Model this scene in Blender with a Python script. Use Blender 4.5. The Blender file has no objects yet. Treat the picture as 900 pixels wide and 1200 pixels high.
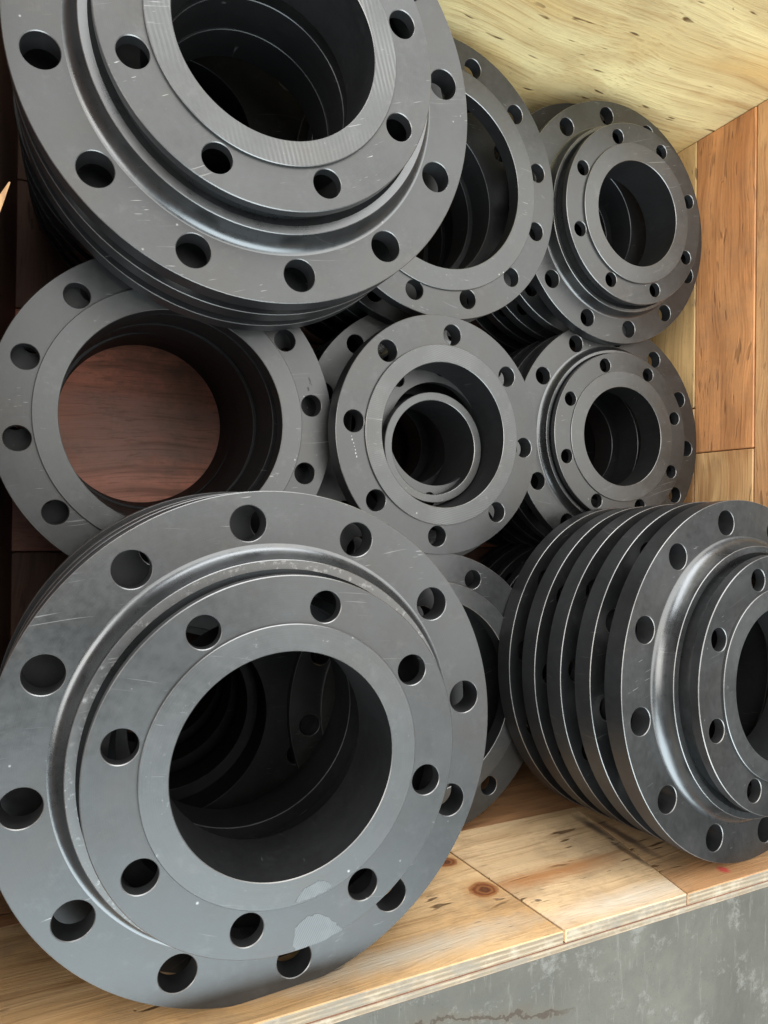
import bpy, bmesh, math, random
from mathutils import Vector, Matrix

random.seed(7)
SC = bpy.context.scene
COL = SC.collection
H = 1.15                                   # camera height above the concrete

# ------------------------------------------------------------------ camera, light, exposure
cam_d = bpy.data.cameras.new('camera')
cam = bpy.data.objects.new('camera', cam_d)
COL.objects.link(cam)
cam_d.sensor_fit = 'VERTICAL'
cam_d.sensor_height = 36.0
cam_d.lens = 790.0 / 1200.0 * 36.0
cam_d.clip_start = 0.01
cam_d.clip_end = 200.0
Rt = Vector((0.91206, 0.01222, 0.40988))
Dn = Vector((0.01339, -0.99991, 0.0))
Fw = Vector((0.40985, 0.00549, -0.91214))
m = Matrix.Identity(4)
for i in range(3):
    m[i][0] = Rt[i]
    m[i][1] = -Dn[i]
    m[i][2] = -Fw[i]
m[2][3] = H
cam.matrix_world = m
SC.camera = cam

world = bpy.data.worlds.new('World')
SC.world = world
world.use_nodes = True
bg = world.node_tree.nodes['Background']
bg.inputs['Color'].default_value = (0.88, 0.95, 1.0, 1)
bg.inputs['Strength'].default_value = 0.14


def area(name, loc, target, size, power, color):
    d = bpy.data.lights.new(name, 'AREA')
    d.shape = 'RECTANGLE'
    d.size, d.size_y = size
    d.energy = power
    d.color = color
    o = bpy.data.objects.new(name, d)
    COL.objects.link(o)
    o.location = loc
    o.rotation_euler = (Vector(target) - Vector(loc)).to_track_quat('-Z', 'Y').to_euler()
    return o


area('overhead_light', (1.45, 1.45, 2.9), (1.25, 1.2, 0.0), (4.4, 3.9), 186, (1.0, 0.975, 0.935))
area('near_fill_light', (0.1, -2.5, 2.9), (0.2, 0.1, 0.5), (3.4, 2.6), 168, (0.85, 0.955, 1.0))  # added bluish fill, no doorway known; cools flange faces, lifts yellow wall
area('far_fill_light', (0.2, 4.0, 1.75), (0.3, 0.2, 0.5), (4.8, 1.7), 195, (0.97, 0.985, 1.0))  # added low fill with no known opening; raises fillet gleams and near wall
area('side_fill_light', (-2.3, 0.5, 3.0), (0.6, 0.2, 0.5), (2.2, 2.4), 92, (1.0, 0.97, 0.93))  # added fill that brightens the orange planks; no source known on this side

SC.view_settings.view_transform = 'Standard'
SC.view_settings.look = 'None'
SC.view_settings.exposure = 0.17
SC.view_settings.gamma = 1.0

# ------------------------------------------------------------------ node helpers


class NT:
    def __init__(s, name):
        s.m = bpy.data.materials.new(name)
        s.m.use_nodes = True
        s.t = s.m.node_tree
        s.b = s.t.nodes['Principled BSDF']

    def n(s, typ, **kw):
        x = s.t.nodes.new('ShaderNode' + typ)
        for k, v in kw.items():
            if k.startswith('i_'):
                x.inputs[k[2:].replace('_', ' ')].default_value = v
            else:
                setattr(x, k, v)
        return x

    def l(s, a, b):
        s.t.links.new(a, b)

    def math(s, op, a, b=None, clamp=False):
        x = s.n('Math', operation=op, use_clamp=clamp)
        for i, v in enumerate((a, b)):
            if v is None:
                continue
            if isinstance(v, (int, float)):
                x.inputs[i].default_value = v
            else:
                s.l(v, x.inputs[i])
        return x.outputs[0]

    def mix(s, fac, a, b, blend='MIX'):
        x = s.n('Mix', data_type='RGBA', blend_type=blend)
        for i, v in ((0, fac), (6, a), (7, b)):
            if isinstance(v, (int, float)):
                x.inputs[i].default_value = v
            elif isinstance(v, tuple):
                x.inputs[i].default_value = v if len(v) == 4 else (*v, 1)
            else:
                s.l(v, x.inputs[i])
        return x.outputs[2]

    def ramp(s, v, lo, hi, a=0.0, b=1.0):
        x = s.n('MapRange', clamp=True)
        x.inputs[1].default_value = lo
        x.inputs[2].default_value = hi
        x.inputs[3].default_value = a
        x.inputs[4].default_value = b
        s.l(v, x.inputs[0])
        return x.outputs[0]

    def coords(s, rnd=True):
        tc = s.n('TexCoord').outputs['Object']
        if not rnd:
            return tc, tc
        oi = s.n('ObjectInfo').outputs['Random']
        v = s.n('CombineXYZ')
        k = s.math('MULTIPLY', oi, 37.0)
        s.l(k, v.inputs[0])
        s.l(s.math('MULTIPLY', oi, 91.0), v.inputs[1])
        s.l(k, v.inputs[2])
        a = s.n('VectorMath', operation='ADD')
        s.l(tc, a.inputs[0])
        s.l(v.outputs[0], a.inputs[1])
        return tc, a.outputs[0]

    def mapping(s, vec, scale=(1, 1, 1), rot=(0, 0, 0), loc=(0, 0, 0)):
        x = s.n('Mapping')
        x.inputs['Scale'].default_value = scale
        x.inputs['Rotation'].default_value = rot
        x.inputs['Location'].default_value = loc
        s.l(vec, x.inputs['Vector'])
        return x.outputs[0]

    def noise(s, vec, scale, detail=3.0, rough=0.55, dist=0.0):
        x = s.n('TexNoise')
        x.inputs['Scale'].default_value = scale
        x.inputs['Detail'].default_value = detail
        x.inputs['Roughness'].default_value = rough
        x.inputs['Distortion'].default_value = dist
        s.l(vec, x.inputs['Vector'])
        return x.outputs['Fac']


def steel(name, base=(0.064, 0.0662, 0.0665), rough=0.38, metal=0.8, scratch=1.0, worn=0.0, rings=1.0, spec=0.5, hatch=None):
    t = NT(name)
    raw, vec = t.coords()
    big = t.noise(vec, 14, 4, 0.6)
    fine = t.noise(vec, 160, 3, 0.6)
    grain = t.noise(vec, 900, 2, 0.5)
    c = t.mix(t.ramp(big, 0.32, 0.68), tuple(v * 0.86 for v in base), tuple(v * 1.14 for v in base))
    c = t.mix(t.ramp(fine, 0.35, 0.75, 0, 0.25), c, tuple(v * 1.5 for v in base))
    bl = t.math('MULTIPLY', t.ramp(t.noise(t.mapping(vec, (1, 1, 1), (0, 0, 0), (8, 1, 4)), 9, 6, 0.7), 0.50, 0.74), 0.40)
    c = t.mix(bl, c, (base[0] * 1.12, base[1] * 0.92, base[2] * 0.76))
    # turned rings
    sep = t.n('SeparateXYZ')
    t.l(raw, sep.inputs[0])
    r = t.math('SQRT', t.math('ADD', t.math('POWER', sep.outputs[0], 2.0), t.math('POWER', sep.outputs[1], 2.0)))
    rv = t.n('CombineXYZ')
    t.l(r, rv.inputs[0])
    ringn = t.noise(rv.outputs[0], 1500, 2, 0.7)
    if hatch:
        wv = t.n('TexWave', wave_type='BANDS', bands_direction='X')
        wv.inputs['Scale'].default_value = hatch[1]
        wv.inputs['Distortion'].default_value = 0.8
        t.l(t.mapping(raw, (1, 1, 1), (0, 0, hatch[0])), wv.inputs['Vector'])
        hm = t.math('MULTIPLY', t.ramp(wv.outputs['Fac'], 0.35, 0.75), t.ramp(t.noise(vec, 17, 2, 0.5), 0.42, 0.66, 0.03, 0.50))
        c = t.mix(hm, c, tuple(v * 2.1 for v in base))
    # scratches, bent by a little noise so that none run alike
    wn = t.n('TexNoise')
    wn.inputs['Scale'].default_value = 6.0
    wn.inputs['Detail'].default_value = 1.0
    t.l(vec, wn.inputs['Vector'])
    ws = t.n('VectorMath', operation='SCALE')
    ws.inputs['Scale'].default_value = 0.05
    t.l(wn.outputs['Color'], ws.inputs[0])
    wa = t.n('VectorMath', operation='ADD')
    t.l(vec, wa.inputs[0])
    t.l(ws.outputs[0], wa.inputs[1])
    bent = wa.outputs[0]
    sm = 0.0
    outs = []
    for ang, th, seed in ((0.6, 0.735, 3.1), (-0.9, 0.725, 9.7), (1.9, 0.73, 5.3)):
        mv = t.mapping(bent, (22 + seed * 5, 1100, 26), (0, 0, ang), (seed, seed, seed))
        s1 = t.ramp(t.noise(mv, 1.0, 1.0, 0.4), th, th + 0.03)
        s2 = t.ramp(t.noise(vec, 15 + seed, 3, 0.5), 0.61, 0.70)
        outs.append(t.math('MULTIPLY', s1, s2))
    scr = t.math('MAXIMUM', t.math('MAXIMUM', outs[0], outs[1]), outs[2])
    c = t.mix(t.math('MULTIPLY', t.ramp(ringn, 0.45, 0.75), 0.22 * rings), c, tuple(v * 1.7 for v in base))
    # long drag marks, faint
    dm = t.math('MULTIPLY', t.ramp(t.noise(t.mapping(bent, (7, 700, 12), (0, 0, 0.25), (1, 6, 2)), 1.0, 2.0, 0.5), 0.68, 0.73), t.ramp(t.noise(vec, 12, 3), 0.55, 0.64))
    scr = t.math('MAXIMUM', scr, t.math('MULTIPLY', dm, 0.55))
    # small pale specks
    vo = t.n('TexVoronoi', feature='F1')
    vo.inputs['Scale'].default_value = 95
    t.l(vec, vo.inputs['Vector'])
    spk = t.math('MULTIPLY', t.ramp(vo.outputs['Distance'], 0.05, 0.12, 1, 0), t.ramp(t.noise(vec, 31, 2), 0.62, 0.68))
    mark = t.math('MULTIPLY', t.math('MAXIMUM', scr, spk), 0.42 * scratch, True)
    c = t.mix(mark, c, (0.55, 0.55, 0.54))
    dust = t.math('MULTIPLY', t.ramp(t.noise(vec, 48, 6, 0.75), 0.56, 0.84), 0.085 * scratch)
    c = t.mix(dust, c, (0.36, 0.36, 0.35))
    if worn > 0:
        w = t.math('MULTIPLY', t.ramp(t.noise(vec, 140, 5, 0.75), 0.66 - worn * 0.35, 0.84 - worn * 0.25), 0.4 + 0.6 * min(1, worn * 1.3))
        c = t.mix(w, c, (0.50, 0.50, 0.49))
    t.l(c, t.b.inputs['Base Color'])
    t.b.inputs['Specular IOR Level'].default_value = spec
    mt = t.math('SUBTRACT', metal, t.math('MULTIPLY', t.math('ADD', mark, dust), 0.5), True)
    t.l(mt, t.b.inputs['Metallic'])
    rg = t.math('ADD', t.ramp(big, 0.3, 0.7, rough - 0.05, rough + 0.06), t.math('MULTIPLY', t.math('SUBTRACT', fine, 0.5), 0.16))
    rg = t.math('ADD', rg, t.math('MULTIPLY', t.math('SUBTRACT', ringn, 0.5), 0.10 * rings), True)
    t.l(rg, t.b.inputs['Roughness'])
    hsum = t.math('ADD', t.math('MULTIPLY', ringn, 0.5 * rings), t.math('MULTIPLY', grain, 0.5))
    bp = t.n('Bump')
    bp.inputs['Strength'].default_value = 0.10
    bp.inputs['Distance'].default_value = 0.0006
    t.l(hsum, bp.inputs['Height'])
    t.l(bp.outputs[0], t.b.inputs['Normal'])
    return t.m


M_FACE = steel('blackened_steel')
M_HUB = steel('turned_steel', (0.112, 0.117, 0.120), 0.30, 0.9, 0.6)
M_RAISED = steel('raised_face_steel', (0.080, 0.083, 0.083), 0.42, 0.8, 1.3, 0.06, 1.6)
M_EDGE = steel('worn_edge_steel', (0.20, 0.20, 0.198), 0.40, 0.85, 0.5, 0.0, 0.0)
M_RAISED_C = steel('striped_raised_face', (0.080, 0.083, 0.083), 0.42, 0.8, 1.3, 0.06, 1.6, hatch=(0.1, 82))
M_RAISED_E = steel('finely_striped_raised_face', (0.080, 0.083, 0.083), 0.42, 0.8, 1.3, 0.06, 1.6, hatch=(1.75, 150))
M_RIM = steel('rim_steel', (0.060, 0.062, 0.065), 0.40, 0.75, 0.7, 0.0, 0.4)
M_BORE_SHADE = steel('bore_shade_steel', (0.011, 0.0115, 0.012), 0.6, 0.0, 0.3, 0.0, 0.4, spec=0.2)  # same steel as the faces, near-black to paint in deep bore shade
M_LOW_SHADE = steel('shaded_lower_steel', (0.022, 0.023, 0.024), 0.45, 0.7, 0.7)  # flange steel darkened to carry the shade down in the piles
M_WORN = steel('rubbed_hub_steel', (0.105, 0.106, 0.105), 0.42, 0.8, 1.2, 0.30, 0.4)


def plain(name, col, rough=0.7, metal=0.0):
    t = NT(name)
    _, vec = t.coords()
    n = t.noise(vec, 220, 3)
    c = t.mix(t.ramp(n, 0.35, 0.65), tuple(v * 0.75 for v in col), tuple(min(1, v * 1.15) for v in col))
    t.l(c, t.b.inputs['Base Color'])
    t.b.inputs['Roughness'].default_value = rough
    t.b.inputs['Metallic'].default_value = metal
    return t.m


M_CHALK = plain('pale_mark', (0.34, 0.34, 0.33))
M_SMUDGE = plain('dark_smudge', (0.035, 0.035, 0.035))


def hatched(name, ang, scale):
    t = NT(name)
    raw, vec = t.coords()
    mv = t.mapping(raw, (1, 1, 1), (0, 0, ang))
    w = t.n('TexWave', wave_type='BANDS', bands_direction='X')
    w.inputs['Scale'].default_value = scale
    w.inputs['Distortion'].default_value = 0.6
    t.l(mv, w.inputs['Vector'])
    c = t.mix(t.ramp(w.outputs['Fac'], 0.3, 0.7), (0.085, 0.090, 0.092), (0.118, 0.125, 0.127))
    c = t.mix(t.ramp(t.noise(vec, 120, 4), 0.45, 0.7, 0, 0.5), c, (0.13, 0.135, 0.137))
    t.l(c, t.b.inputs['Base Color'])
    t.b.inputs['Metallic'].default_value = 0.6
    t.b.inputs['Roughness'].default_value = 0.45
    return t.m


M_SCUFF = hatched('rubbed_patch', 0.5, 190)


def wood(name, base, dark, axis='X', streak=0.6, fleck=0.5, tint=None, rough=0.55, knots=(), stains=(), fine=1.0, var=1.0, grime=0.4, lines=0.5):
    """Board with grain along one local axis; knots and stains are (pos, size) in object space."""
    t = NT(name)
    raw, vec = t.coords()
    st = {'X': (1.2, 16, 16), 'Y': (16, 1.2, 16), 'Z': (16, 16, 1.2)}[axis]
    st2 = {'X': (7, 330, 330), 'Y': (330, 7, 330), 'Z': (330, 330, 7)}[axis]
    st3 = {'X': (22, 130, 130), 'Y': (130, 22, 130), 'Z': (130, 130, 22)}[axis]
    # warp so that the grain wanders
    nv = t.n('TexNoise')
    nv.inputs['Scale'].default_value = 3.5
    nv.inputs['Detail'].default_value = 2
    t.l(vec, nv.inputs['Vector'])
    sc = t.n('VectorMath', operation='SCALE')
    sc.inputs['Scale'].default_value = 0.055
    t.l(nv.outputs['Color'], sc.inputs[0])
    ad = t.n('VectorMath', operation='ADD')
    t.l(vec, ad.inputs[0])
    t.l(sc.outputs[0], ad.inputs[1])
    wv = ad.outputs[0]
    broad = t.noise(t.mapping(wv, st), 1.0, 4, 0.6, 0.6)
    thin = t.noise(t.mapping(wv, st2), 1.0, 3, 0.6)
    c = t.mix(t.ramp(broad, 0.30, 0.72), tuple(v * (1 - 0.22 * var) for v in base), tuple(min(1, v * (1 + 0.16 * var)) for v in base))
    # ring bands
    wa = t.n('TexWave', wave_type='BANDS', bands_direction={'X': 'Y', 'Y': 'X', 'Z': 'Y'}[axis])
    wa.inputs['Scale'].default_value = 7.0
    wa.inputs['Distortion'].default_value = 9.0
    wa.inputs['Detail'].default_value = 3
    wa.inputs['Detail Scale'].default_value = 1.2
    t.l(t.mapping(wv, {'X': (0.25, 1.6, 1.6), 'Y': (1.6, 0.25, 1.6), 'Z': (1.6, 1.6, 0.25)}[axis]), wa.inputs['Vector'])
    c = t.mix(t.math('MULTIPLY', t.ramp(wa.outputs['Fac'], 0.55, 0.95), 0.35 * streak), c, dark)
    if tint:
        c = t.mix(t.ramp(t.noise(t.mapping(wv, {'X': (1.5, 9, 9), 'Y': (9, 1.5, 9), 'Z': (9, 9, 1.5)}[axis], (0, 0, 0), (4, 7, 2)), 1.0, 3), 0.50, 0.66, 0, 0.75), c, tint)
    c = t.mix(t.math('MULTIPLY', t.ramp(thin, 0.52, 0.70), 0.50 * fine), c, dark)
    # short dark flecks along the grain
    fl = t.math('MULTIPLY', t.ramp(t.noise(t.mapping(wv, st3, (0, 0, 0), (11, 3, 8)), 1.0, 1.5, 0.4), 0.66, 0.71),
                t.ramp(t.noise(vec, 9, 2), 0.46, 0.52))
    c = t.mix(t.math('MULTIPLY', fl, fleck), c, tuple(v * 0.35 for v in dark))
    # long thin mineral streaks
    st4 = {'X': (0.9, 70, 70), 'Y': (70, 0.9, 70), 'Z': (70, 70, 0.9)}[axis]
    ml = t.math('MULTIPLY', t.ramp(t.noise(t.mapping(wv, st4, (0, 0, 0), (2, 19, 6)), 1.0, 2.5, 0.55), 0.56, 0.70), t.ramp(t.noise(vec, 4.5, 3), 0.40, 0.60, 0.15, 1))
    c = t.mix(t.math('MULTIPLY', ml, lines), c, tuple(v * 1.1 for v in dark))
    # chips and dents, dark, few, any direction
    vo = t.n('TexVoronoi', feature='F1')
    vo.inputs['Scale'].default_value = 30
    vo.inputs['Randomness'].default_value = 1.0
    nd = t.n('TexNoise')
    nd.inputs['Scale'].default_value = 45
    t.l(vec, nd.inputs['Vector'])
    va = t.n('VectorMath', operation='MULTIPLY_ADD')
    t.l(nd.outputs['Color'], va.inputs[0])
    va.inputs[1].default_value = (0.045, 0.045, 0.045)
    t.l(t.mapping(vec, {'X': (0.5, 1.3, 1.3), 'Y': (1.3, 0.5, 1.3), 'Z': (1.3, 1.3, 0.5)}[axis]), va.inputs[2])
    t.l(va.outputs[0], vo.inputs['Vector'])
    chip = t.math('MULTIPLY', t.ramp(vo.outputs['Distance'], 0.05, 0.12, 1, 0), t.ramp(t.noise(vec, 8, 3), 0.53, 0.56))
    c = t.mix(t.math('MULTIPLY', chip, 0.8 * fleck, True), c, (0.085, 0.06, 0.045))
    # grime
    c = t.mix(t.ramp(t.noise(vec, 9, 6, 0.75), 0.48, 0.78, 0, grime), c, (0.19, 0.145, 0.10))
    c = t.mix(t.ramp(t.noise(vec, 55, 5, 0.75), 0.52, 0.80, 0, grime * 0.8), c, tuple(v * 0.62 for v in base))
    for pos, size, col, soft in stains:
        mp = t.n('Mapping', vector_type='POINT')
        mp.inputs['Location'].default_value = tuple(-p / s for p, s in zip(pos, size))
        mp.inputs['Scale'].default_value = tuple(1.0 / s for s in size)
        t.l(raw, mp.inputs['Vector'])
        ln = t.n('VectorMath', operation='LENGTH')
        t.l(mp.outputs[0], ln.inputs[0])
        dd = t.math('ADD', ln.outputs['Value'], t.math('MULTIPLY', t.math('SUBTRACT', t.noise(vec, 60, 3), 0.5), 1.1))
        c = t.mix(t.ramp(dd, 1.0 - soft, 1.0 + soft, 0.85, 0), c, col)
    for pos, size in knots:
        mp = t.n('Mapping', vector_type='POINT')
        mp.inputs['Location'].default_value = tuple(-p / s for p, s in zip(pos, size))
        mp.inputs['Scale'].default_value = tuple(1.0 / s for s in size)
        t.l(raw, mp.inputs['Vector'])
        ln = t.n('VectorMath', operation='LENGTH')
        t.l(mp.outputs[0], ln.inputs[0])
        dd = t.math('ADD', ln.outputs['Value'], t.math('MULTIPLY', t.math('SUBTRACT', t.noise(vec, 120, 3), 0.5), 0.5))
        rings = t.math('SINE', t.math('MULTIPLY', dd, 17.0))
        c = t.mix(t.ramp(dd, 0.7, 1.7, 0.75, 0), c, (0.40, 0.20, 0.07))
        kc = t.mix(t.ramp(rings, -0.6, 0.9), (0.17, 0.055, 0.018), (0.30, 0.12, 0.04))
        c = t.mix(t.ramp(dd, 0.85, 1.05, 1, 0), c, kc)
        c = t.mix(t.ramp(dd, 0.25, 0.55, 0.8, 0), c, (0.09, 0.03, 0.012))
    t.l(c, t.b.inputs['Base Color'])
    t.b.inputs['Roughness'].default_value = rough
    bp = t.n('Bump')
    bp.inputs['Strength'].default_value = 0.55
    bp.inputs['Distance'].default_value = 0.0012
    t.l(t.math('SUBTRACT', thin, t.math('ADD', t.math('MULTIPLY', fl, 0.8), t.math('MULTIPLY', chip, 1.5))), bp.inputs['Height'])
    t.l(bp.outputs[0], t.b.inputs['Normal'])
    return t.m


def ply_edge(name):
    """Cut edge of plywood: thin layers stacked along the local y axis."""
    t = NT(name)
    raw, vec = t.coords()
    sep = t.n('SeparateXYZ')
    wob = t.noise(t.mapping(vec, (9, 60, 60)), 1.0, 2)
    t.l(raw, sep.inputs[0])
    y = t.math('ADD', sep.outputs[1], t.math('MULTIPLY', t.math('SUBTRACT', wob, 0.5), 0.0022))
    w = t.math('SINE', t.math('MULTIPLY', y, 2 * math.pi / 0.0043))
    fib = t.noise(t.mapping(vec, (30, 700, 700)), 1.0, 3, 0.65)
    c = t.mix(t.ramp(w, -0.5, 0.6), (0.22, 0.175, 0.115), (0.36, 0.30, 0.21))
    c = t.mix(t.ramp(fib, 0.42, 0.72, 0, 0.75), c, (0.17, 0.13, 0.085))
    c = t.mix(t.ramp(t.noise(vec, 35, 4, 0.7), 0.50, 0.68, 0, 0.55), c, (0.47, 0.42, 0.33))
    c = t.mix(t.ramp(t.noise(vec, 18, 4, 0.7), 0.48, 0.62, 0, 0.7), c, (0.20, 0.18, 0.145))
    t.l(c, t.b.inputs['Base Color'])
    t.b.inputs['Roughness'].default_value = 0.75
    bp = t.n('Bump')
    bp.inputs['Strength'].default_value = 0.6
    bp.inputs['Distance'].default_value = 0.0015
    t.l(t.math('ADD', fib, t.math('MULTIPLY', w, 0.4)), bp.inputs['Height'])
    t.l(bp.outputs[0], t.b.inputs['Normal'])
    return t.m


def concrete():
    t = NT('concrete')
    raw, vec = t.coords(False)
    a = t.noise(vec, 3.2, 6, 0.65, 0.4)
    b = t.noise(vec, 22, 5, 0.7)
    g = t.noise(vec, 300, 2, 0.6)
    c = t.mix(t.ramp(a, 0.30, 0.70), (0.084, 0.082, 0.067), (0.158, 0.153, 0.126))
    c = t.mix(t.ramp(b, 0.42, 0.72, 0, 0.55), c, (0.095, 0.095, 0.082))
    c = t.mix(t.ramp(t.noise(t.mapping(vec, (1, 1, 1), (0, 0, 0), (5, 5, 5)), 9, 6, 0.8), 0.55, 0.64, 0, 0.6), c, (0.26, 0.258, 0.232))
    c = t.mix(t.ramp(g, 0.3, 0.8, 0, 0.35), c, (0.10, 0.10, 0.095))
    vo = t.n('TexVoronoi', feature='F1')
    vo.inputs['Scale'].default_value = 130
    t.l(vec, vo.inputs['Vector'])
    c = t.mix(t.math('MULTIPLY', t.ramp(vo.outputs['Distance'], 0.10, 0.22, 1, 0), t.ramp(t.noise(vec, 25, 3), 0.50, 0.62, 0, 0.8)), c, (0.065, 0.064, 0.056))
    c = t.mix(t.ramp(t.noise(t.mapping(vec, (60, 9, 1), (0, 0, 0.9)), 1.0, 4, 0.7), 0.58, 0.72, 0, 0.35), c, (0.29, 0.285, 0.255))
    # a brown crack wandering across the slab
    sp = t.n('SeparateXYZ')
    t.l(raw, sp.inputs[0])
    yl = t.math('ADD', t.math('MULTIPLY', sp.outputs[0], -0.21), -0.845)
    wob = t.math('ADD', t.math('MULTIPLY', t.math('SUBTRACT', t.noise(vec, 11, 4, 0.6), 0.5), 0.10), t.math('MULTIPLY', t.math('SUBTRACT', t.noise(vec, 60, 3, 0.6), 0.5), 0.009))
    dd = t.math('ABSOLUTE', t.math('SUBTRACT', t.math('SUBTRACT', sp.outputs[1], yl), wob))
    wid = t.ramp(t.noise(vec, 28, 3), 0.35, 0.65, 0.0012, 0.0048)
    ext = t.ramp(t.math('ABSOLUTE', t.math('SUBTRACT', sp.outputs[0], 0.76)), 0.16, 0.23, 1, 0)
    cr = t.math('MULTIPLY', t.ramp(t.math('DIVIDE', dd, wid), 0.8, 1.6, 1, 0), ext)
    c = t.mix(t.math('MULTIPLY', t.ramp(dd, 0.0, 0.02, 0.5, 0), ext), c, (0.13, 0.10, 0.07))
    c = t.mix(t.math('MULTIPLY', cr, 0.75), c, (0.055, 0.038, 0.026))
    t.l(c, t.b.inputs['Base Color'])
    t.b.inputs['Roughness'].default_value = 0.72
    bp = t.n('Bump')
    bp.inputs['Strength'].default_value = 0.4
    bp.inputs['Distance'].default_value = 0.004
    t.l(t.math('SUBTRACT', t.math('ADD', b, t.math('MULTIPLY', g, 0.3)), t.math('MULTIPLY', cr, 2.0)), bp.inputs['Height'])
    t.l(bp.outputs[0], t.b.inputs['Normal'])
    return t.m


# ------------------------------------------------------------------ mesh helpers
def finish(bm, name, mats, angle=24):
    bmesh.ops.remove_doubles(bm, verts=bm.verts[:], dist=1e-6)
    me = bpy.data.meshes.new(name)
    bm.to_mesh(me)
    bm.free()
    for x in mats:
        me.materials.append(x)
    me.shade_smooth()
    me.set_sharp_from_angle(angle=math.radians(angle))
    return me


def link(name, me, parent=None):
    o = bpy.data.objects.new(name, me)
    COL.objects.link(o)
    if parent:
        o.parent = parent
    return o


def box(name, size, mats, bevel=0.0012, edge_faces=None):
    """Box centred at the origin; edge_faces maps an axis sign like '+z' to a material slot."""
    bm = bmesh.new()
    bmesh.ops.create_cube(bm, size=1)
    for v in bm.verts:
        v.co = Vector((v.co.x * size[0], v.co.y * size[1], v.co.z * size[2]))
    if edge_faces:
        for f in bm.faces:
            for k, s in edge_faces.items():
                ax = 'xyz'.index(k[1])
                if f.normal[ax] * (1 if k[0] == '+' else -1) > 0.9:
                    f.material_index = s
    bmesh.ops.bevel(bm, geom=bm.edges[:], offset=bevel, segments=1, affect='EDGES')
    return finish(bm, name, mats, 20)


def lathe(name, prof, mats, seg=168, slots=None, angle=24):
    """Turn (r, z) points about z; slots gives a material slot for each span."""
    bm = bmesh.new()
    rings = []
    for r, z in prof:
        rings.append([bm.verts.new((r * math.cos(2 * math.pi * i / seg), r * math.sin(2 * math.pi * i / seg), z)) for i in range(seg)])
    for k in range(len(rings) - 1):
        for i in range(seg):
            j = (i + 1) % seg
            f = bm.faces.new((rings[k][i], rings[k + 1][i], rings[k + 1][j], rings[k][j]))
            if slots:
                f.material_index = slots[k]
    return finish(bm, name, mats, angle)


def drilled_disc(name, R, rin, t, n, bc, hr, ch=0.0006, hch=0.0006, bore=False, flat=None, seg=14, side=5, mats=None):
    """Disc with n bolt holes; front face at z = 0, back at z = -t, chamfered rim and holes."""
    bm = bmesh.new()
    st = 2 * math.pi / n
    ri = rin + (ch if bore else 0)

    def P(r, a, z):
        x, y = r * math.cos(a), r * math.sin(a)
        if flat and r > R * 0.95:
            fx, fy = math.cos(flat[1]), math.sin(flat[1])
            q = x * fx + y * fy
            if q > R - flat[0]:
                x, y = x + fx * (R - flat[0] - q), y + fy * (R - flat[0] - q)
        return bm.verts.new((x, y, z))
    for k in range(n):
        a0 = k * st
        for z, up in ((0.0, True), (-t, False)):
            pol = []
            ro = R - ch
            for i in range(seg):
                pol.append((ro, a0 - st / 2 + st * i / seg))
            for i in range(side):
                pol.append((ro + (ri - ro) * i / side, a0 + st / 2))
            for i in range(seg):
                pol.append((ri, a0 + st / 2 - st * i / seg))
            for i in range(side):
                pol.append((ri + (ro - ri) * i / side, a0 - st / 2))
            m_ = len(pol)
            outer = [P(r, a, z) for r, a in pol]
            hx, hy = bc * math.cos(a0), bc * math.sin(a0)
            rr = hr + (hch if up else 0)
            # unroll the hole from the direction of the first boundary point
            c0 = math.atan2(ro * math.sin(-st / 2), ro * math.cos(-st / 2) - bc) + a0
            inner = [bm.verts.new((hx + rr * math.cos(c0 + 2 * math.pi * i / m_), hy + rr * math.sin(c0 + 2 * math.pi * i / m_), z)) for i in range(m_)]
            for i in range(m_):
                j = (i + 1) % m_
                q = (outer[i], outer[j], inner[j], inner[i])
                bm.faces.new(q if up else q[::-1])
            if up:
                ch_r = [bm.verts.new((hx + hr * math.cos(c0 + 2 * math.pi * i / m_), hy + hr * math.sin(c0 + 2 * math.pi * i / m_), -hch)) for i in range(m_)]
                for i in range(m_):
                    j = (i + 1) % m_
                    f = bm.faces.new((inner[i], inner[j], ch_r[j], ch_r[i]))
                    f.material_index = 1
                top = ch_r
            else:
                for i in range(m_):
                    j = (i + 1) % m_
                    f = bm.faces.new((top[i], top[j], inner[j], inner[i]))
                    f.material_index = 2
        for i in range(seg):
            a, b = a0 - st / 2 + st * i / seg, a0 - st / 2 + st * (i + 1) / seg
            pr = [(R - ch, 0, 1), (R, -ch, 2), (R, -t + ch, 1), (R - ch, -t, 0)]
            for (r0, z0, s), (r1, z1, _) in zip(pr, pr[1:]):
                f = bm.faces.new((P(r0, a, z0), P(r1, a, z1), P(r1, b, z1), P(r0, b, z0)))
                f.material_index = s
            pr = [(ri, 0, 2), (rin, -ch, 3), (rin, -t, 0)] if bore else [(ri, 0, 2), (ri, -t, 0)]
            for (r0, z0, s), (r1, z1, _) in zip(pr, pr[1:]):
                f = bm.faces.new((P(r0, b, z0), P(r1, b, z1), P(r1, a, z1), P(r0, a, z0)))
                f.material_index = s
    return finish(bm, name, mats or [M_FACE, M_EDGE, M_RIM])


def frame(o, c, n, roll=0.0):
    n = Vector(n).normalized()
    x = Vector((1, 0, 0))
    x = (x - n * x.dot(n)).normalized()
    y = n.cross(x)
    mm = Matrix.Identity(4)
    for i in range(3):
        mm[i][0], mm[i][1], mm[i][2], mm[i][3] = x[i], y[i], n[i], c[i]
    o.matrix_world = mm
    return mm


def thing(name, label, cat, group=None):
    o = bpy.data.objects.new(name, None)
    o.empty_display_size = 0.02
    COL.objects.link(o)
    o['label'] = label
    o['category'] = cat
    if group:
        o['group'] = group
    return o


GROUP = 'steel pipe flanges piled in the crate'
rad = math.radians


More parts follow.
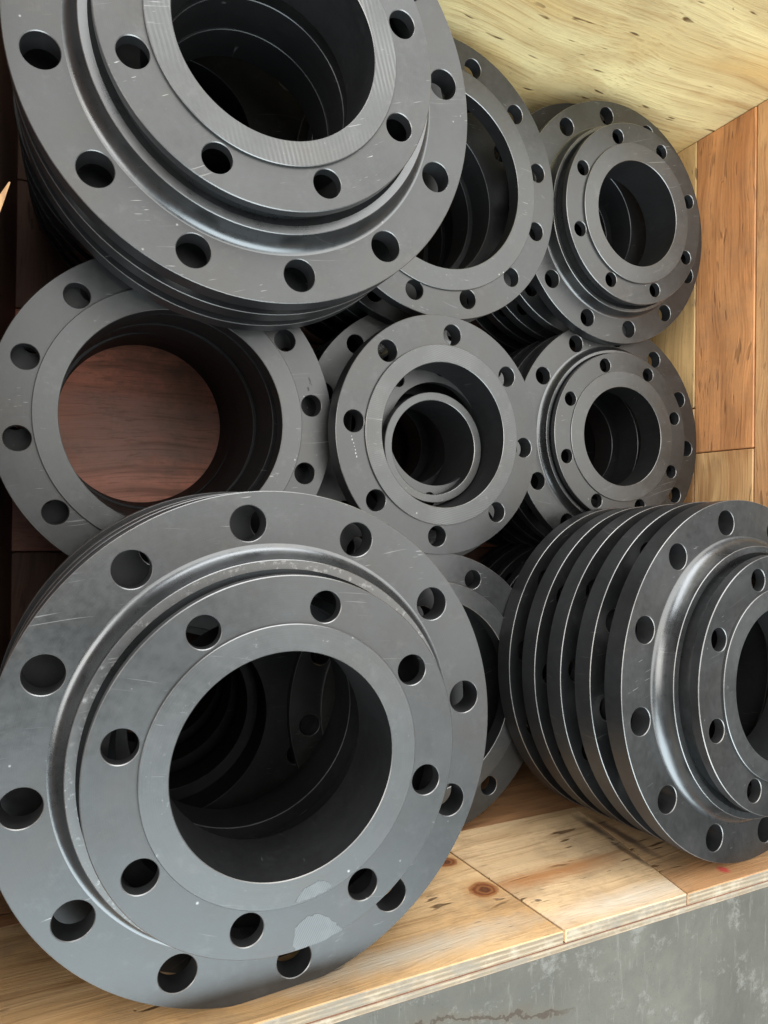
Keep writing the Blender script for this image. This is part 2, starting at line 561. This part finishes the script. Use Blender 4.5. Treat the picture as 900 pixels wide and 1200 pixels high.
def turned(name, mesh, parent, roll=0.0, z=0.0):
    o = link(name, mesh, parent)
    o.rotation_euler = (0, 0, rad(roll))
    o.location = (0, 0, z)
    return o


MESH = {}


def adapter(label, c, n, R, t, roll, sroll, k_small, k_bc, k_ibc, k_raised, k_bore, h, h2, oh, ih, bc=0.878, flat=None, collar=None, kc=0.036, mr=None):
    """Stepped flange: drilled disc, turned hub with a fillet, smaller drilled flange on top with a raised face."""
    o = thing('stepped_flange', label, 'flange', GROUP)
    frame(o, c, n)
    hh = h * R
    st = 0.052 * R                                   # thickness of the small flange
    key = (R, t, round(k_small, 3), round(h, 3), flat, mr)
    if key not in MESH:
        d = drilled_disc('bolt_disc', R, 0.60 * R, t, 12, bc * R, oh * R, flat=flat)
        fr0, fr1 = 0.796, k_small + kc
        fh = min(0.085, h * 0.45)
        prof = []
        for i in range(13):
            a = i / 12 * rad(72)
            prof.append((R * (fr0 - (fr0 - fr1) * math.sin(a) / math.sin(rad(72))), R * (fh * (1 - math.cos(a)) / (1 - math.cos(rad(72)))) - 0.00005))
        ht = max(fh + 0.010, hh / R - 0.118) * R
        prof = [(prof[0][0] + 0.0004, -0.0006)] + prof
        sl = [0] * (len(prof) - 1)
        lo = hh - st
        ext = [(R * fr1, ht - 0.0006), (R * fr1 - 0.0006, ht), (R * (k_small + 0.012), ht), (R * (k_small - 0.030), ht - 0.035 * R),
               (R * (k_small - 0.034), max(ht, lo) - 0.0002), (R * (k_small - 0.012), lo + 0.0002)]
        sl += [0, 1, 2, 0, 0, 0]
        prof += ext
        hub = lathe('hub', prof, [M_HUB, M_EDGE, collar or M_HUB], slots=sl[:len(prof) - 1], angle=30)
        sm = drilled_disc('small_flange', k_small * R, (k_raised - 0.012) * R, st, 8, k_ibc * R, ih * R, ch=0.0007, hch=0.0006, seg=20, side=4,
                          mats=[M_FACE, M_EDGE, M_RIM])
        rr, rb, e = k_raised * R, k_bore * R, 0.0006
        z1 = h2 * R
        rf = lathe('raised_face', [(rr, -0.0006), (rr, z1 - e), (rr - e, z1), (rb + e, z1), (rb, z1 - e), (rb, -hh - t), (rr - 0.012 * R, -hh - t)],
                   [mr or M_RAISED, M_EDGE, M_BORE_SHADE], slots=[0, 1, 0, 1, 2, 2], angle=30)
        MESH[key] = (d, hub, sm, rf)
    d, hub, sm, rf = MESH[key]
    turned('bolt_disc', d, o, roll)
    turned('hub', hub, o)
    s = turned('small_flange', sm, o, sroll, hh)
    turned('raised_face', rf, s)
    return o


def ring(label, c, n, R, t, roll, nh, bc, hr, k_raised, k_bore, h2=0.02, neck=0.0, neck_r=0.7, name='ring_flange', mr=None):
    """Flat drilled ring with a raised face; an optional plain neck behind it."""
    o = thing(name, label, 'flange', GROUP)
    frame(o, c, n)
    key = ('ring', R, t, nh, round(k_bore, 3), round(neck, 4))
    if key not in MESH:
        d = drilled_disc('bolt_disc', R, (k_raised - 0.01) * R, t, nh, bc * R, hr * R)
        rr, rb, e = k_raised * R, k_bore * R, 0.0006
        z1 = h2 * R
        zb = -t - neck
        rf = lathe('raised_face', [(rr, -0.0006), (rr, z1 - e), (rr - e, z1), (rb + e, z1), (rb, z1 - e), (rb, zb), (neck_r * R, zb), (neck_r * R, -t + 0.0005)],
                   [mr or M_RAISED, M_EDGE, M_BORE_SHADE], slots=[0, 1, 0, 1, 2, 0, 0], angle=30)
        MESH[key] = (d, rf)
    d, rf = MESH[key]
    turned('bolt_disc', d, o, roll)
    turned('raised_face', rf, o)
    return o


def member(label, c, n, R, t, roll, pitch, k_bore, bc=0.87, hr=0.07, neck_r=0.72):
    """A flange lower in a pile: drilled disc on a plain neck as tall as the gap below it."""
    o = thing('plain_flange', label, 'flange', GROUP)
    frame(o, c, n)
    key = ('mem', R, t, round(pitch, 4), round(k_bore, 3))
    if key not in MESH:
        d = drilled_disc('bolt_disc', R, k_bore * R, t, 12, bc * R, hr * R, bore=True, seg=12, side=4, mats=[M_LOW_SHADE, M_EDGE, M_RIM, M_BORE_SHADE])
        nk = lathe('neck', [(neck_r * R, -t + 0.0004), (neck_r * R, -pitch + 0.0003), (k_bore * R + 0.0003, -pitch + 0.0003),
                            (k_bore * R + 0.0003, -t + 0.0004)], [M_RIM, M_BORE_SHADE], slots=[0, 1, 1], seg=144)
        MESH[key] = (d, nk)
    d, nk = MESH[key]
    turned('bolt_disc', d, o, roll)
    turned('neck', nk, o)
    return o


ORD = ['first', 'second', 'third', 'fourth', 'fifth', 'sixth', 'seventh', 'eighth', 'ninth']


def pile(phrase, c, axis, start, pitch, count, R, t, bores, first=1, bc=0.87, drift=(0, 0), jitter=0.0012):
    c = Vector(c)
    ax = Vector(axis).normalized()
    for k in range(count):
        p = c - ax * (start + pitch * k)
        p += Vector((random.uniform(-jitter, jitter) + drift[0] * k, random.uniform(-jitter, jitter) + drift[1] * k, 0))
        member(f'{ORD[first + k]} flange down {phrase}', p, axis, R, t, random.uniform(0, 30), pitch, bores[k % len(bores)], bc)


# ------------------------------------------------------------------ ground
bm = bmesh.new()
bmesh.ops.create_grid(bm, x_segments=2, y_segments=2, size=15)
g = link('concrete_ground', finish(bm, 'concrete_ground', [concrete()]))
g['kind'] = 'structure'

# ------------------------------------------------------------------ crate
XL, XR, YN, YF = -0.085, 0.902, -0.384, 0.613
ZR, ZB = H - 0.503, H - 1.035                       # rim and inside bottom
T = 0.020
crate = thing('wooden_crate', 'open topped wooden crate of pale plywood and orange planks holding all the flanges', 'crate')
PALE, PDARK = (0.60, 0.415, 0.20), (0.30, 0.16, 0.06)
ZM = (0.438 + ZR) / 2                               # middle of the upper near panels
M_NEAR1 = wood('near_plywood', (0.70, 0.475, 0.25), PDARK, 'X', 0.7, 0.9, (0.52, 0.29, 0.11), lines=0.9, grime=0.75,
               knots=[((0.384 - 0.1648, 0, H - 0.592 - ZM), (0.0165, 0.05, 0.0145)), ((0.376 - 0.1648, 0, H - 0.655 - ZM), (0.012, 0.05, 0.010))],
               stains=[((0.10, 0, 0.075), (0.10, 0.05, 0.012), (0.50, 0.45, 0.36), 0.8)])
M_NEAR2 = wood('near_plywood_middle', (0.70, 0.495, 0.28), PDARK, 'X', 0.8, 1.0, (0.52, 0.28, 0.11), lines=0.9, grime=0.75,
               stains=[((0.107, 0, -0.045), (0.007, 0.05, 0.035), (0.07, 0.05, 0.04), 0.5), ((0.100, 0, 0.02), (0.004, 0.05, 0.03), (0.10, 0.07, 0.045), 0.5),
                       ((-0.02, 0, 0.018), (0.085, 0.05, 0.012), (0.42, 0.19, 0.07), 0.7), ((0.03, 0, 0.088), (0.10, 0.05, 0.012), (0.66, 0.58, 0.46), 0.9)])
M_NEAR3 = wood('near_plywood_right', (0.62, 0.41, 0.22), PDARK, 'X', 0.8, 0.9, (0.42, 0.20, 0.08), lines=0.9, grime=0.75,
               stains=[((-0.105, 0, 0.085), (0.006, 0.05, 0.006), (0.55, 0.06, 0.06), 0.4), ((-0.149, 0, -0.02), (0.006, 0.05, 0.05), (0.09, 0.06, 0.045), 0.5)])
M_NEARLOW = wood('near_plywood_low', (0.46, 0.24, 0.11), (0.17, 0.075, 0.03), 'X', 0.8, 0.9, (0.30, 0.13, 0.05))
M_YELLOW = wood('yellow_plywood', (0.93, 0.74, 0.38), (0.44, 0.25, 0.09), 'X', 0.9, 1.0, (0.76, 0.50, 0.18), lines=0.85, grime=0.25)
M_ORANGE = wood('orange_plank', (0.70, 0.325, 0.13), (0.22, 0.075, 0.025), 'Y', 0.8, 0.35, (0.44, 0.155, 0.05), lines=0.9)
M_ORANGE2 = wood('pale_orange_plank', (0.68, 0.38, 0.17), (0.26, 0.10, 0.035), 'Y', 0.9, 0.35, (0.46, 0.18, 0.065), lines=0.9)
M_LIGHTOR = wood('light_orange_plank', (0.78, 0.50, 0.235), (0.27, 0.11, 0.035), 'Y', 1.2, 0.4, (0.48, 0.20, 0.07), lines=1.0)
M_STRAW = wood('straw_plank', (0.72, 0.475, 0.21), (0.32, 0.16, 0.06), 'Y', 0.8, 0.8, (0.50, 0.29, 0.11), lines=0.8)
M_SHADE_WOOD = wood('shade_toned_wood', (0.18, 0.085, 0.055), (0.08, 0.035, 0.022), 'Y', 0.6, 0.6)  # shade of the left side put into a dark base colour
M_FLOORW = wood('reddish_floor_board', (0.86, 0.335, 0.22), (0.20, 0.08, 0.05), 'X', 0.6, 0.15, (0.40, 0.245, 0.20), lines=0.6, grime=0.85)
M_PLY = ply_edge('plywood_edge')
hz, zc = ZR - ZB, (ZR + ZB) / 2


def board(name, lo, hi, mats, edge=None, parent=None, rot=None):
    s = [b - a for a, b in zip(lo, hi)]
    o = link(name, box(name, s, mats, edge_faces=edge), parent)
    o.location = [(a + b) / 2 for a, b in zip(lo, hi)]
    if rot:
        o.rotation_euler = rot
    return o


G = 0.0008
w = board('near_wall', (XL - T, YN - T, ZB - 0.04), (XR + T, YN - T + 0.008, ZR - 0.0005), [M_SHADE_WOOD, M_PLY], {'+z': 1}, crate)


def near(xa0, xa1, xb0, xb1, mat, proud, z0, z1):
    """Plywood panel with slanted ends: xa at the bottom, xb at the rim."""
    cx_ = (xa0 + xb1) / 2
    bm = bmesh.new()
    y0, y1 = -0.006 + proud, 0.006 + proud
    hq = (z1 - z0) / 2
    v = [bm.verts.new(p) for p in ((xa0 - cx_, y0, -hq), (xa1 - cx_, y0, -hq), (xb1 - cx_, y0, hq + proud), (xb0 - cx_, y0, hq + proud),
                                   (xa0 - cx_, y1, -hq), (xa1 - cx_, y1, -hq), (xb1 - cx_, y1, hq + proud), (xb0 - cx_, y1, hq + proud))]
    for q in ((0, 1, 2, 3), (7, 6, 5, 4), (0, 4, 5, 1), (2, 6, 7, 3), (1, 5, 6, 2), (0, 3, 7, 4)):
        f = bm.faces.new([v[i] for i in q])
        if q == (2, 6, 7, 3):
            f.material_index = 1
    bmesh.ops.recalc_face_normals(bm, faces=bm.faces[:])
    bmesh.ops.bevel(bm, geom=bm.edges[:], offset=0.0007, segments=1, affect='EDGES')
    o = link('plywood_panel', finish(bm, 'plywood_panel', [mat, M_PLY], 20), w)
    o.matrix_parent_inverse = w.matrix_world.inverted()
    o.location = Vector((cx_, YN - 0.006, (z0 + z1) / 2)) - Vector(w.location)
    return o


ZS = 0.438                                          # seam along the wall
near(XL, 0.3845, XL, 0.4145, M_NEAR1, 0.0, ZS + 0.0006, ZR)
near(0.3860, 0.6030, 0.4165, 0.571, M_NEAR2, 0.0006, ZS + 0.0006, ZR)
near(0.6045, XR, 0.573, XR, M_NEAR3, 0.0, ZS + 0.0006, ZR)
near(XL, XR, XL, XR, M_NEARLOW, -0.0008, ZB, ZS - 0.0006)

far = board('far_wall', (XL - T, YF, ZB - 0.04), (XR + T, YF + T, ZR + 0.0), [M_YELLOW, M_PLY], {'+z': 1}, crate)
left = board('left_wall', (XL - T, YN, ZB - 0.04), (XL, YF, ZR), [M_SHADE_WOOD, M_PLY], {'+z': 1}, crate)
right = board('right_wall', (XR + 0.012, YN, ZB - 0.04), (XR + 0.020, YF, ZR), [M_STRAW], None, crate)
rows = [(0.503, 0.5755, [(YN, 0.30, M_STRAW), (0.30, YF, M_LIGHTOR)]),
        (0.5755, 0.682, [(YN, -0.1, M_LIGHTOR), (-0.1, YF, M_ORANGE2)]),
        (0.682, 0.788, [(YN, 0.1065, M_LIGHTOR), (0.1065, YF, M_ORANGE)]),
        (0.788, 0.894, [(YN, 0.18, M_LIGHTOR), (0.18, YF, M_STRAW)]),
        (0.894, 1.035, [(YN, 0.02, M_STRAW), (0.02, YF, M_LIGHTOR)])]
for d0, d1, pcs in rows:
    for y0, y1, mt in pcs:
        pr = random.uniform(0, 0.0012)
        p = board('plank', (XR - pr, y0 + G, H - d1 + G), (XR + 0.012, y1 - G, H - d0 - G), [mt], None, right)
        p.location = p.location - right.location
fl = board('crate_floor', (XL, YN, ZB - 0.030), (XR, YF, ZB - 0.015), [M_SHADE_WOOD], None, crate)
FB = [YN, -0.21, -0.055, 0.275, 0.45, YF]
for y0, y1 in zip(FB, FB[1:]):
    p = board('floor_board', (XL, y0 + G, ZB - 0.015), (XR, y1 - G, ZB - random.uniform(0, 0.001)), [M_FLOORW if y0 == -0.055 else M_SHADE_WOOD], None, fl)  # outer boards coloured dark to stand for shade in the gaps
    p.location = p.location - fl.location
for x in (XL + 0.05, (XL + XR) / 2, XR - 0.05):
    board('skid', (x - 0.045, YN, 0.001), (x + 0.045, YF, ZB - 0.031), [M_SHADE_WOOD], None, crate)
# long splinter torn from the left wall
bm = bmesh.new()
pts = [((-0.088, 0.170, 0.512), 0.0045), ((-0.075, 0.215, 0.526), 0.0040), ((-0.0640, 0.246, 0.530), 0.0032), ((-0.0560, 0.2640, 0.533), 0.0007)]
rg = []
for p, r in pts:
    rg.append([bm.verts.new((p[0] + r * math.cos(a), p[1] + 0.3 * r * math.sin(a), p[2] + r * 0.6 * math.sin(a))) for a in (0, 1.3, 2.4, 3.6, 5.0)])
for a, b in zip(rg, rg[1:]):
    for i in range(5):
        bm.faces.new((a[i], a[(i + 1) % 5], b[(i + 1) % 5], b[i]))
bm.faces.new(rg[-1])
link('splinter', finish(bm, 'splinter', [M_LIGHTOR], 50), crate)

# ------------------------------------------------------------------ flanges
R1, R2, R3 = 0.2025, 0.170, 0.1425
T1, T2 = 0.0225, 0.0165
P1, P2 = 0.0425, 0.041
D1 = dict(k_small=0.690, k_bc=0.878, k_ibc=0.585, k_raised=0.514, k_bore=0.414, oh=0.071, ih=0.060, kc=0.048)

# A - big one at lower left
cA, nA = (0.1410, -0.1838, 0.6238), (-0.0017, -0.0067, 1.0)
fa = adapter('large stepped grey flange at lower left with a scuffed patch below its bore', cA, nA, R1, T1, 6.87, -13.67, h=0.222, h2=0.012, flat=(0.0038, rad(-90 + 2.8 - 6.87)), collar=M_WORN, **D1)
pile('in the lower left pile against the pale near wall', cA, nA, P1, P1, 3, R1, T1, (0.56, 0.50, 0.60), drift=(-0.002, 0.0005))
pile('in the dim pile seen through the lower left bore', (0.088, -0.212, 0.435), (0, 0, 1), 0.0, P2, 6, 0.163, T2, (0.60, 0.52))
# B - at the right edge, seen obliquely
cB, nB = (0.6943, -0.1791, 0.6179), (0.0867, 0.0472, 0.9951)
adapter('large stepped flange cut by the right edge, topmost of a leaning pile', cB, nB, R1, T1, 8.69, 17.4, h=0.200, h2=0.014, **D1)
pile('in the leaning pile at lower right', cB, nB, P1, P1, 4, R1, T1, (0.55, 0.45), jitter=0.0016)
pile('in the hidden pile below the leaning one', (0.715, -0.205, 0.395), (0, 0, 1), 0.0, P2, 6, 0.168, T2, (0.45, 0.5))
# C - at the top left
cC, nC = (0.1413, 0.3874, 0.5726), (-0.0126, -0.0035, 0.9999)
adapter('large stepped flange at upper left overhanging the rings, raised face rubbed in stripes', cC, nC, R1, T1, 10.8, 21.6, h=0.215, h2=0.015, mr=M_RAISED_C, **D1)
pile('in the overhanging pile at upper left', cC, nC, P1, P1, 2, R1, T1, (0.43, 0.42), drift=(0.001, 0.002))
pile('in the dark pile below the upper left overhang', (0.098, 0.425, 0.385), (0, 0, 1), 0.0, P2, 5, 0.165, T2, (0.45, 0.40))
# F and G - smaller stepped flanges by the orange planks
cF, nF = (0.7112, 0.1181, 0.383), (-0.0104, 0.0073, 0.9999)
adapter('smaller stepped flange beside the orange planks, just above the leaning pile', cF, nF, R2, T2, -2.99, 18.27, 0.711, 0.871, 0.617, 0.552, 0.419, 0.128, 0.010, 0.072, 0.058, bc=0.871)
pile('in the orange plank side pile behind the leaning pile', cF, nF, P2, P2, 6, R2, T2, (0.52, 0.44))
cG, nG = (0.6986, 0.4236, 0.4036), (0.0104, -0.0254, 0.9996)
adapter('smaller stepped flange in the corner where the yellow plywood meets the orange planks', cG, nG, R2, T2, 10.1, 21.0, 0.723, 0.880, 0.621, 0.558, 0.421, 0.211, 0.020, 0.072, 0.058, bc=0.880)
pile('in the pile cornered by yellow plywood and orange planks', (cG[0] - 0.020, cG[1] + 0.013, cG[2]), nG, P2, P2, 6, R2, T2, (0.50, 0.44))
# H - ring at the top, half behind C
cH, nH = (0.3955, 0.4106, 0.4357), (0.0439, -0.0236, 0.9988)
ring('ring flange with a wide bore, half covered by the large flange at upper left', cH, nH, R2, T2, -14.87, 12, 0.860, 0.070, 0.797, 0.645, h2=0.016)
pile('in the pile under the half covered wide ring', cH, nH, 0.0527, P2, 5, R2, T2, (0.62, 0.58, 0.645))
# I - ring around the red crate floor
cI, nI = (0.0893, 0.0949, 0.4346), (0.05, -0.0432, 0.9978)
ring('wide ring flange at the left with the reddish crate floor showing through its bore', cI, nI, R2, T2, 10.53, 12, 0.865, 0.070, 0.783, 0.650, h2=0.018)
pile('in the pile around the visible red crate floor', cI, (0.050, -0.1, 0.995), P2 * 0.8, 0.068, 4, R2, T2, (0.652, 0.648, 0.655), drift=(0.0, 0.0), jitter=0.0035)
# K - ring low in the middle behind A
cK, nK = (0.3800, -0.2140, 0.4400), (0.0262, -0.0044, 0.9996)
ring('ring flange deep in the gap between the two front piles, mostly hidden', cK, nK, R2 * 1.012, T2, 6.17, 12, 0.870, 0.068, 0.797, 0.672, h2=0.018)
pile('in the pile between the two large front piles', cK, nK, P2, P2, 6, R2, T2, (0.60, 0.52))
# E on J - the small eight hole ring in the middle and the stepped flange under it
cE, nE = (0.3949, 0.0969, 0.4457), (0.0708, -0.0156, 0.9974)
ring('smallest ring flange at the centre, eight bolt holes, a narrow pipe collar inside its bore', cE, nE, R3, 0.0215, -3.8, 8, 0.848, 0.088, 0.752, 0.606, h2=0.018, neck=0.030, neck_r=0.80, mr=M_RAISED_E)
cJ = Vector((0.4100, 0.1050, H - 0.7874))
o = thing('collar_flange', 'flange under the smallest ring, its narrow collar rising inside that bore', 'flange', GROUP)
frame(o, cJ, (0.02, 0, 1))
turned('bolt_disc', drilled_disc('bolt_disc', R2, 0.5 * R2, T2, 12, 0.868 * R2, 0.070 * R2), o, 12)
prof = []
for i in range(13):
    a = i / 12 * math.pi / 2
    prof.append((0.104 + (0.136 - 0.104) * (1 - math.sin(a)), 0.030 * (1 - math.cos(a)) - 0.00005))
turned('hub', lathe('hub', [(0.1365, -0.0006)] + prof, [M_HUB], angle=30), o)
s = turned('small_flange', drilled_disc('small_flange', 0.104, 0.066, 0.010, 8, 0.0835, 0.0085, seg=20, side=4), o, 40, 0.0300)
turned('collar', lathe('collar', [(0.0690, -0.0004), (0.0690, 0.0146), (0.0683, 0.0152), (0.0597, 0.0152), (0.0590, 0.0146), (0.0590, -0.060), (0.069, -0.060)],
                       [M_RAISED, M_EDGE, M_BORE_SHADE], slots=[0, 1, 0, 1, 2, 2], angle=30), s)
s.children[0].location = (-0.0195, -0.0085, 0)
pile('in the centre pile under the smallest ring', cJ, (0, 0, 1), P2, P2, 5, R2, T2, (0.36, 0.42))


# ------------------------------------------------------------------ marks on the steel
def patch(name, parent, pts, z, mat):
    bm = bmesh.new()
    ring_ = [bm.verts.new((x, y, z)) for x, y in pts]
    low = [bm.verts.new((x, y, z - 0.00012)) for x, y in pts]
    f = bm.faces.new(ring_)
    if f.normal.z < 0:
        f.normal_flip()
    for i in range(len(pts)):
        j = (i + 1) % len(pts)
        bm.faces.new((ring_[i], low[i], low[j], ring_[j]))
    return link(name, finish(bm, name, [mat]), parent)


def rough_outline(pts, n=4, amp=0.0008):
    out = []
    for (x0, y0), (x1, y1) in zip(pts, pts[1:] + pts[:1]):
        for i in range(n):
            u = i / n
            out.append((x0 + (x1 - x0) * u + random.uniform(-amp, amp), y0 + (y1 - y0) * u + random.uniform(-amp, amp)))
    return out


patch('rubbed_patch', fa, rough_outline([(0.0077, -0.1213), (0.0175, -0.1153), (0.0276, -0.1157), (0.0393, -0.1255), (0.0451, -0.1316), (0.0427, -0.1325), (0.0314, -0.1360),
                                         (0.0179, -0.1378), (0.0093, -0.1386), (0.0059, -0.1347)]), 0.222 * R1 + 0.00016, M_SCUFF)
patch('rubbed_patch', fa, rough_outline([(0.0067, -0.1015), (0.0131, -0.0926), (0.0243, -0.0896), (0.0332, -0.0911), (0.0343, -0.0965), (0.0246, -0.0995), (0.014, -0.1012)]),
      0.234 * R1 + 0.00016, M_SCUFF)


def dots(name, parent, pts, r, z, mat, el=1.0):
    bm = bmesh.new()
    for x, y in pts:
        rr = r * random.uniform(0.6, 1.3)
        v = [bm.verts.new((x + rr * math.cos(a), y + el * rr * math.sin(a), z)) for a in (0, 1.1, 2.2, 3.3, 4.3, 5.4)]
        bm.faces.new(v)
    o = link(name, finish(bm, name, [mat]), parent)
    o['kind'] = 'stuff'
    return o


F = {o['label'][:14]: o for o in COL.objects if o.get('label') and o.name.startswith('ring_flange')}
fe, fi = F['smallest ring '], F['wide ring flan']


def line(p, q, n):
    return [(p[0] + (q[0] - p[0]) * i / (n - 1) + random.uniform(-.0004, .0004), p[1] + (q[1] - p[1]) * i / (n - 1)) for i in range(n)]


dots('stamp_marks', fe, line((-0.1231, -0.009), (-0.1163, -0.0313), 7), 0.0007, 0.00015, M_CHALK, 1.5)
dots('stamp_marks', fi, line((0.1328, 0.0122), (0.1326, -0.003), 6) + line((0.128, 0.033), (0.1325, 0.014), 5) + line((0.110, -0.070), (0.122, -0.052), 6), 0.0007, 0.00015, M_CHALK, 1.4)
dots('ink_smudge', fi, [(0.1406, 0.0573), (0.1412, 0.0555), (0.1425, 0.0540), (0.1420, 0.052), (0.1437, 0.0505), (0.1399, 0.0459), (0.1405, 0.0440)], 0.0011, 0.00015, M_SMUDGE, 1.2)
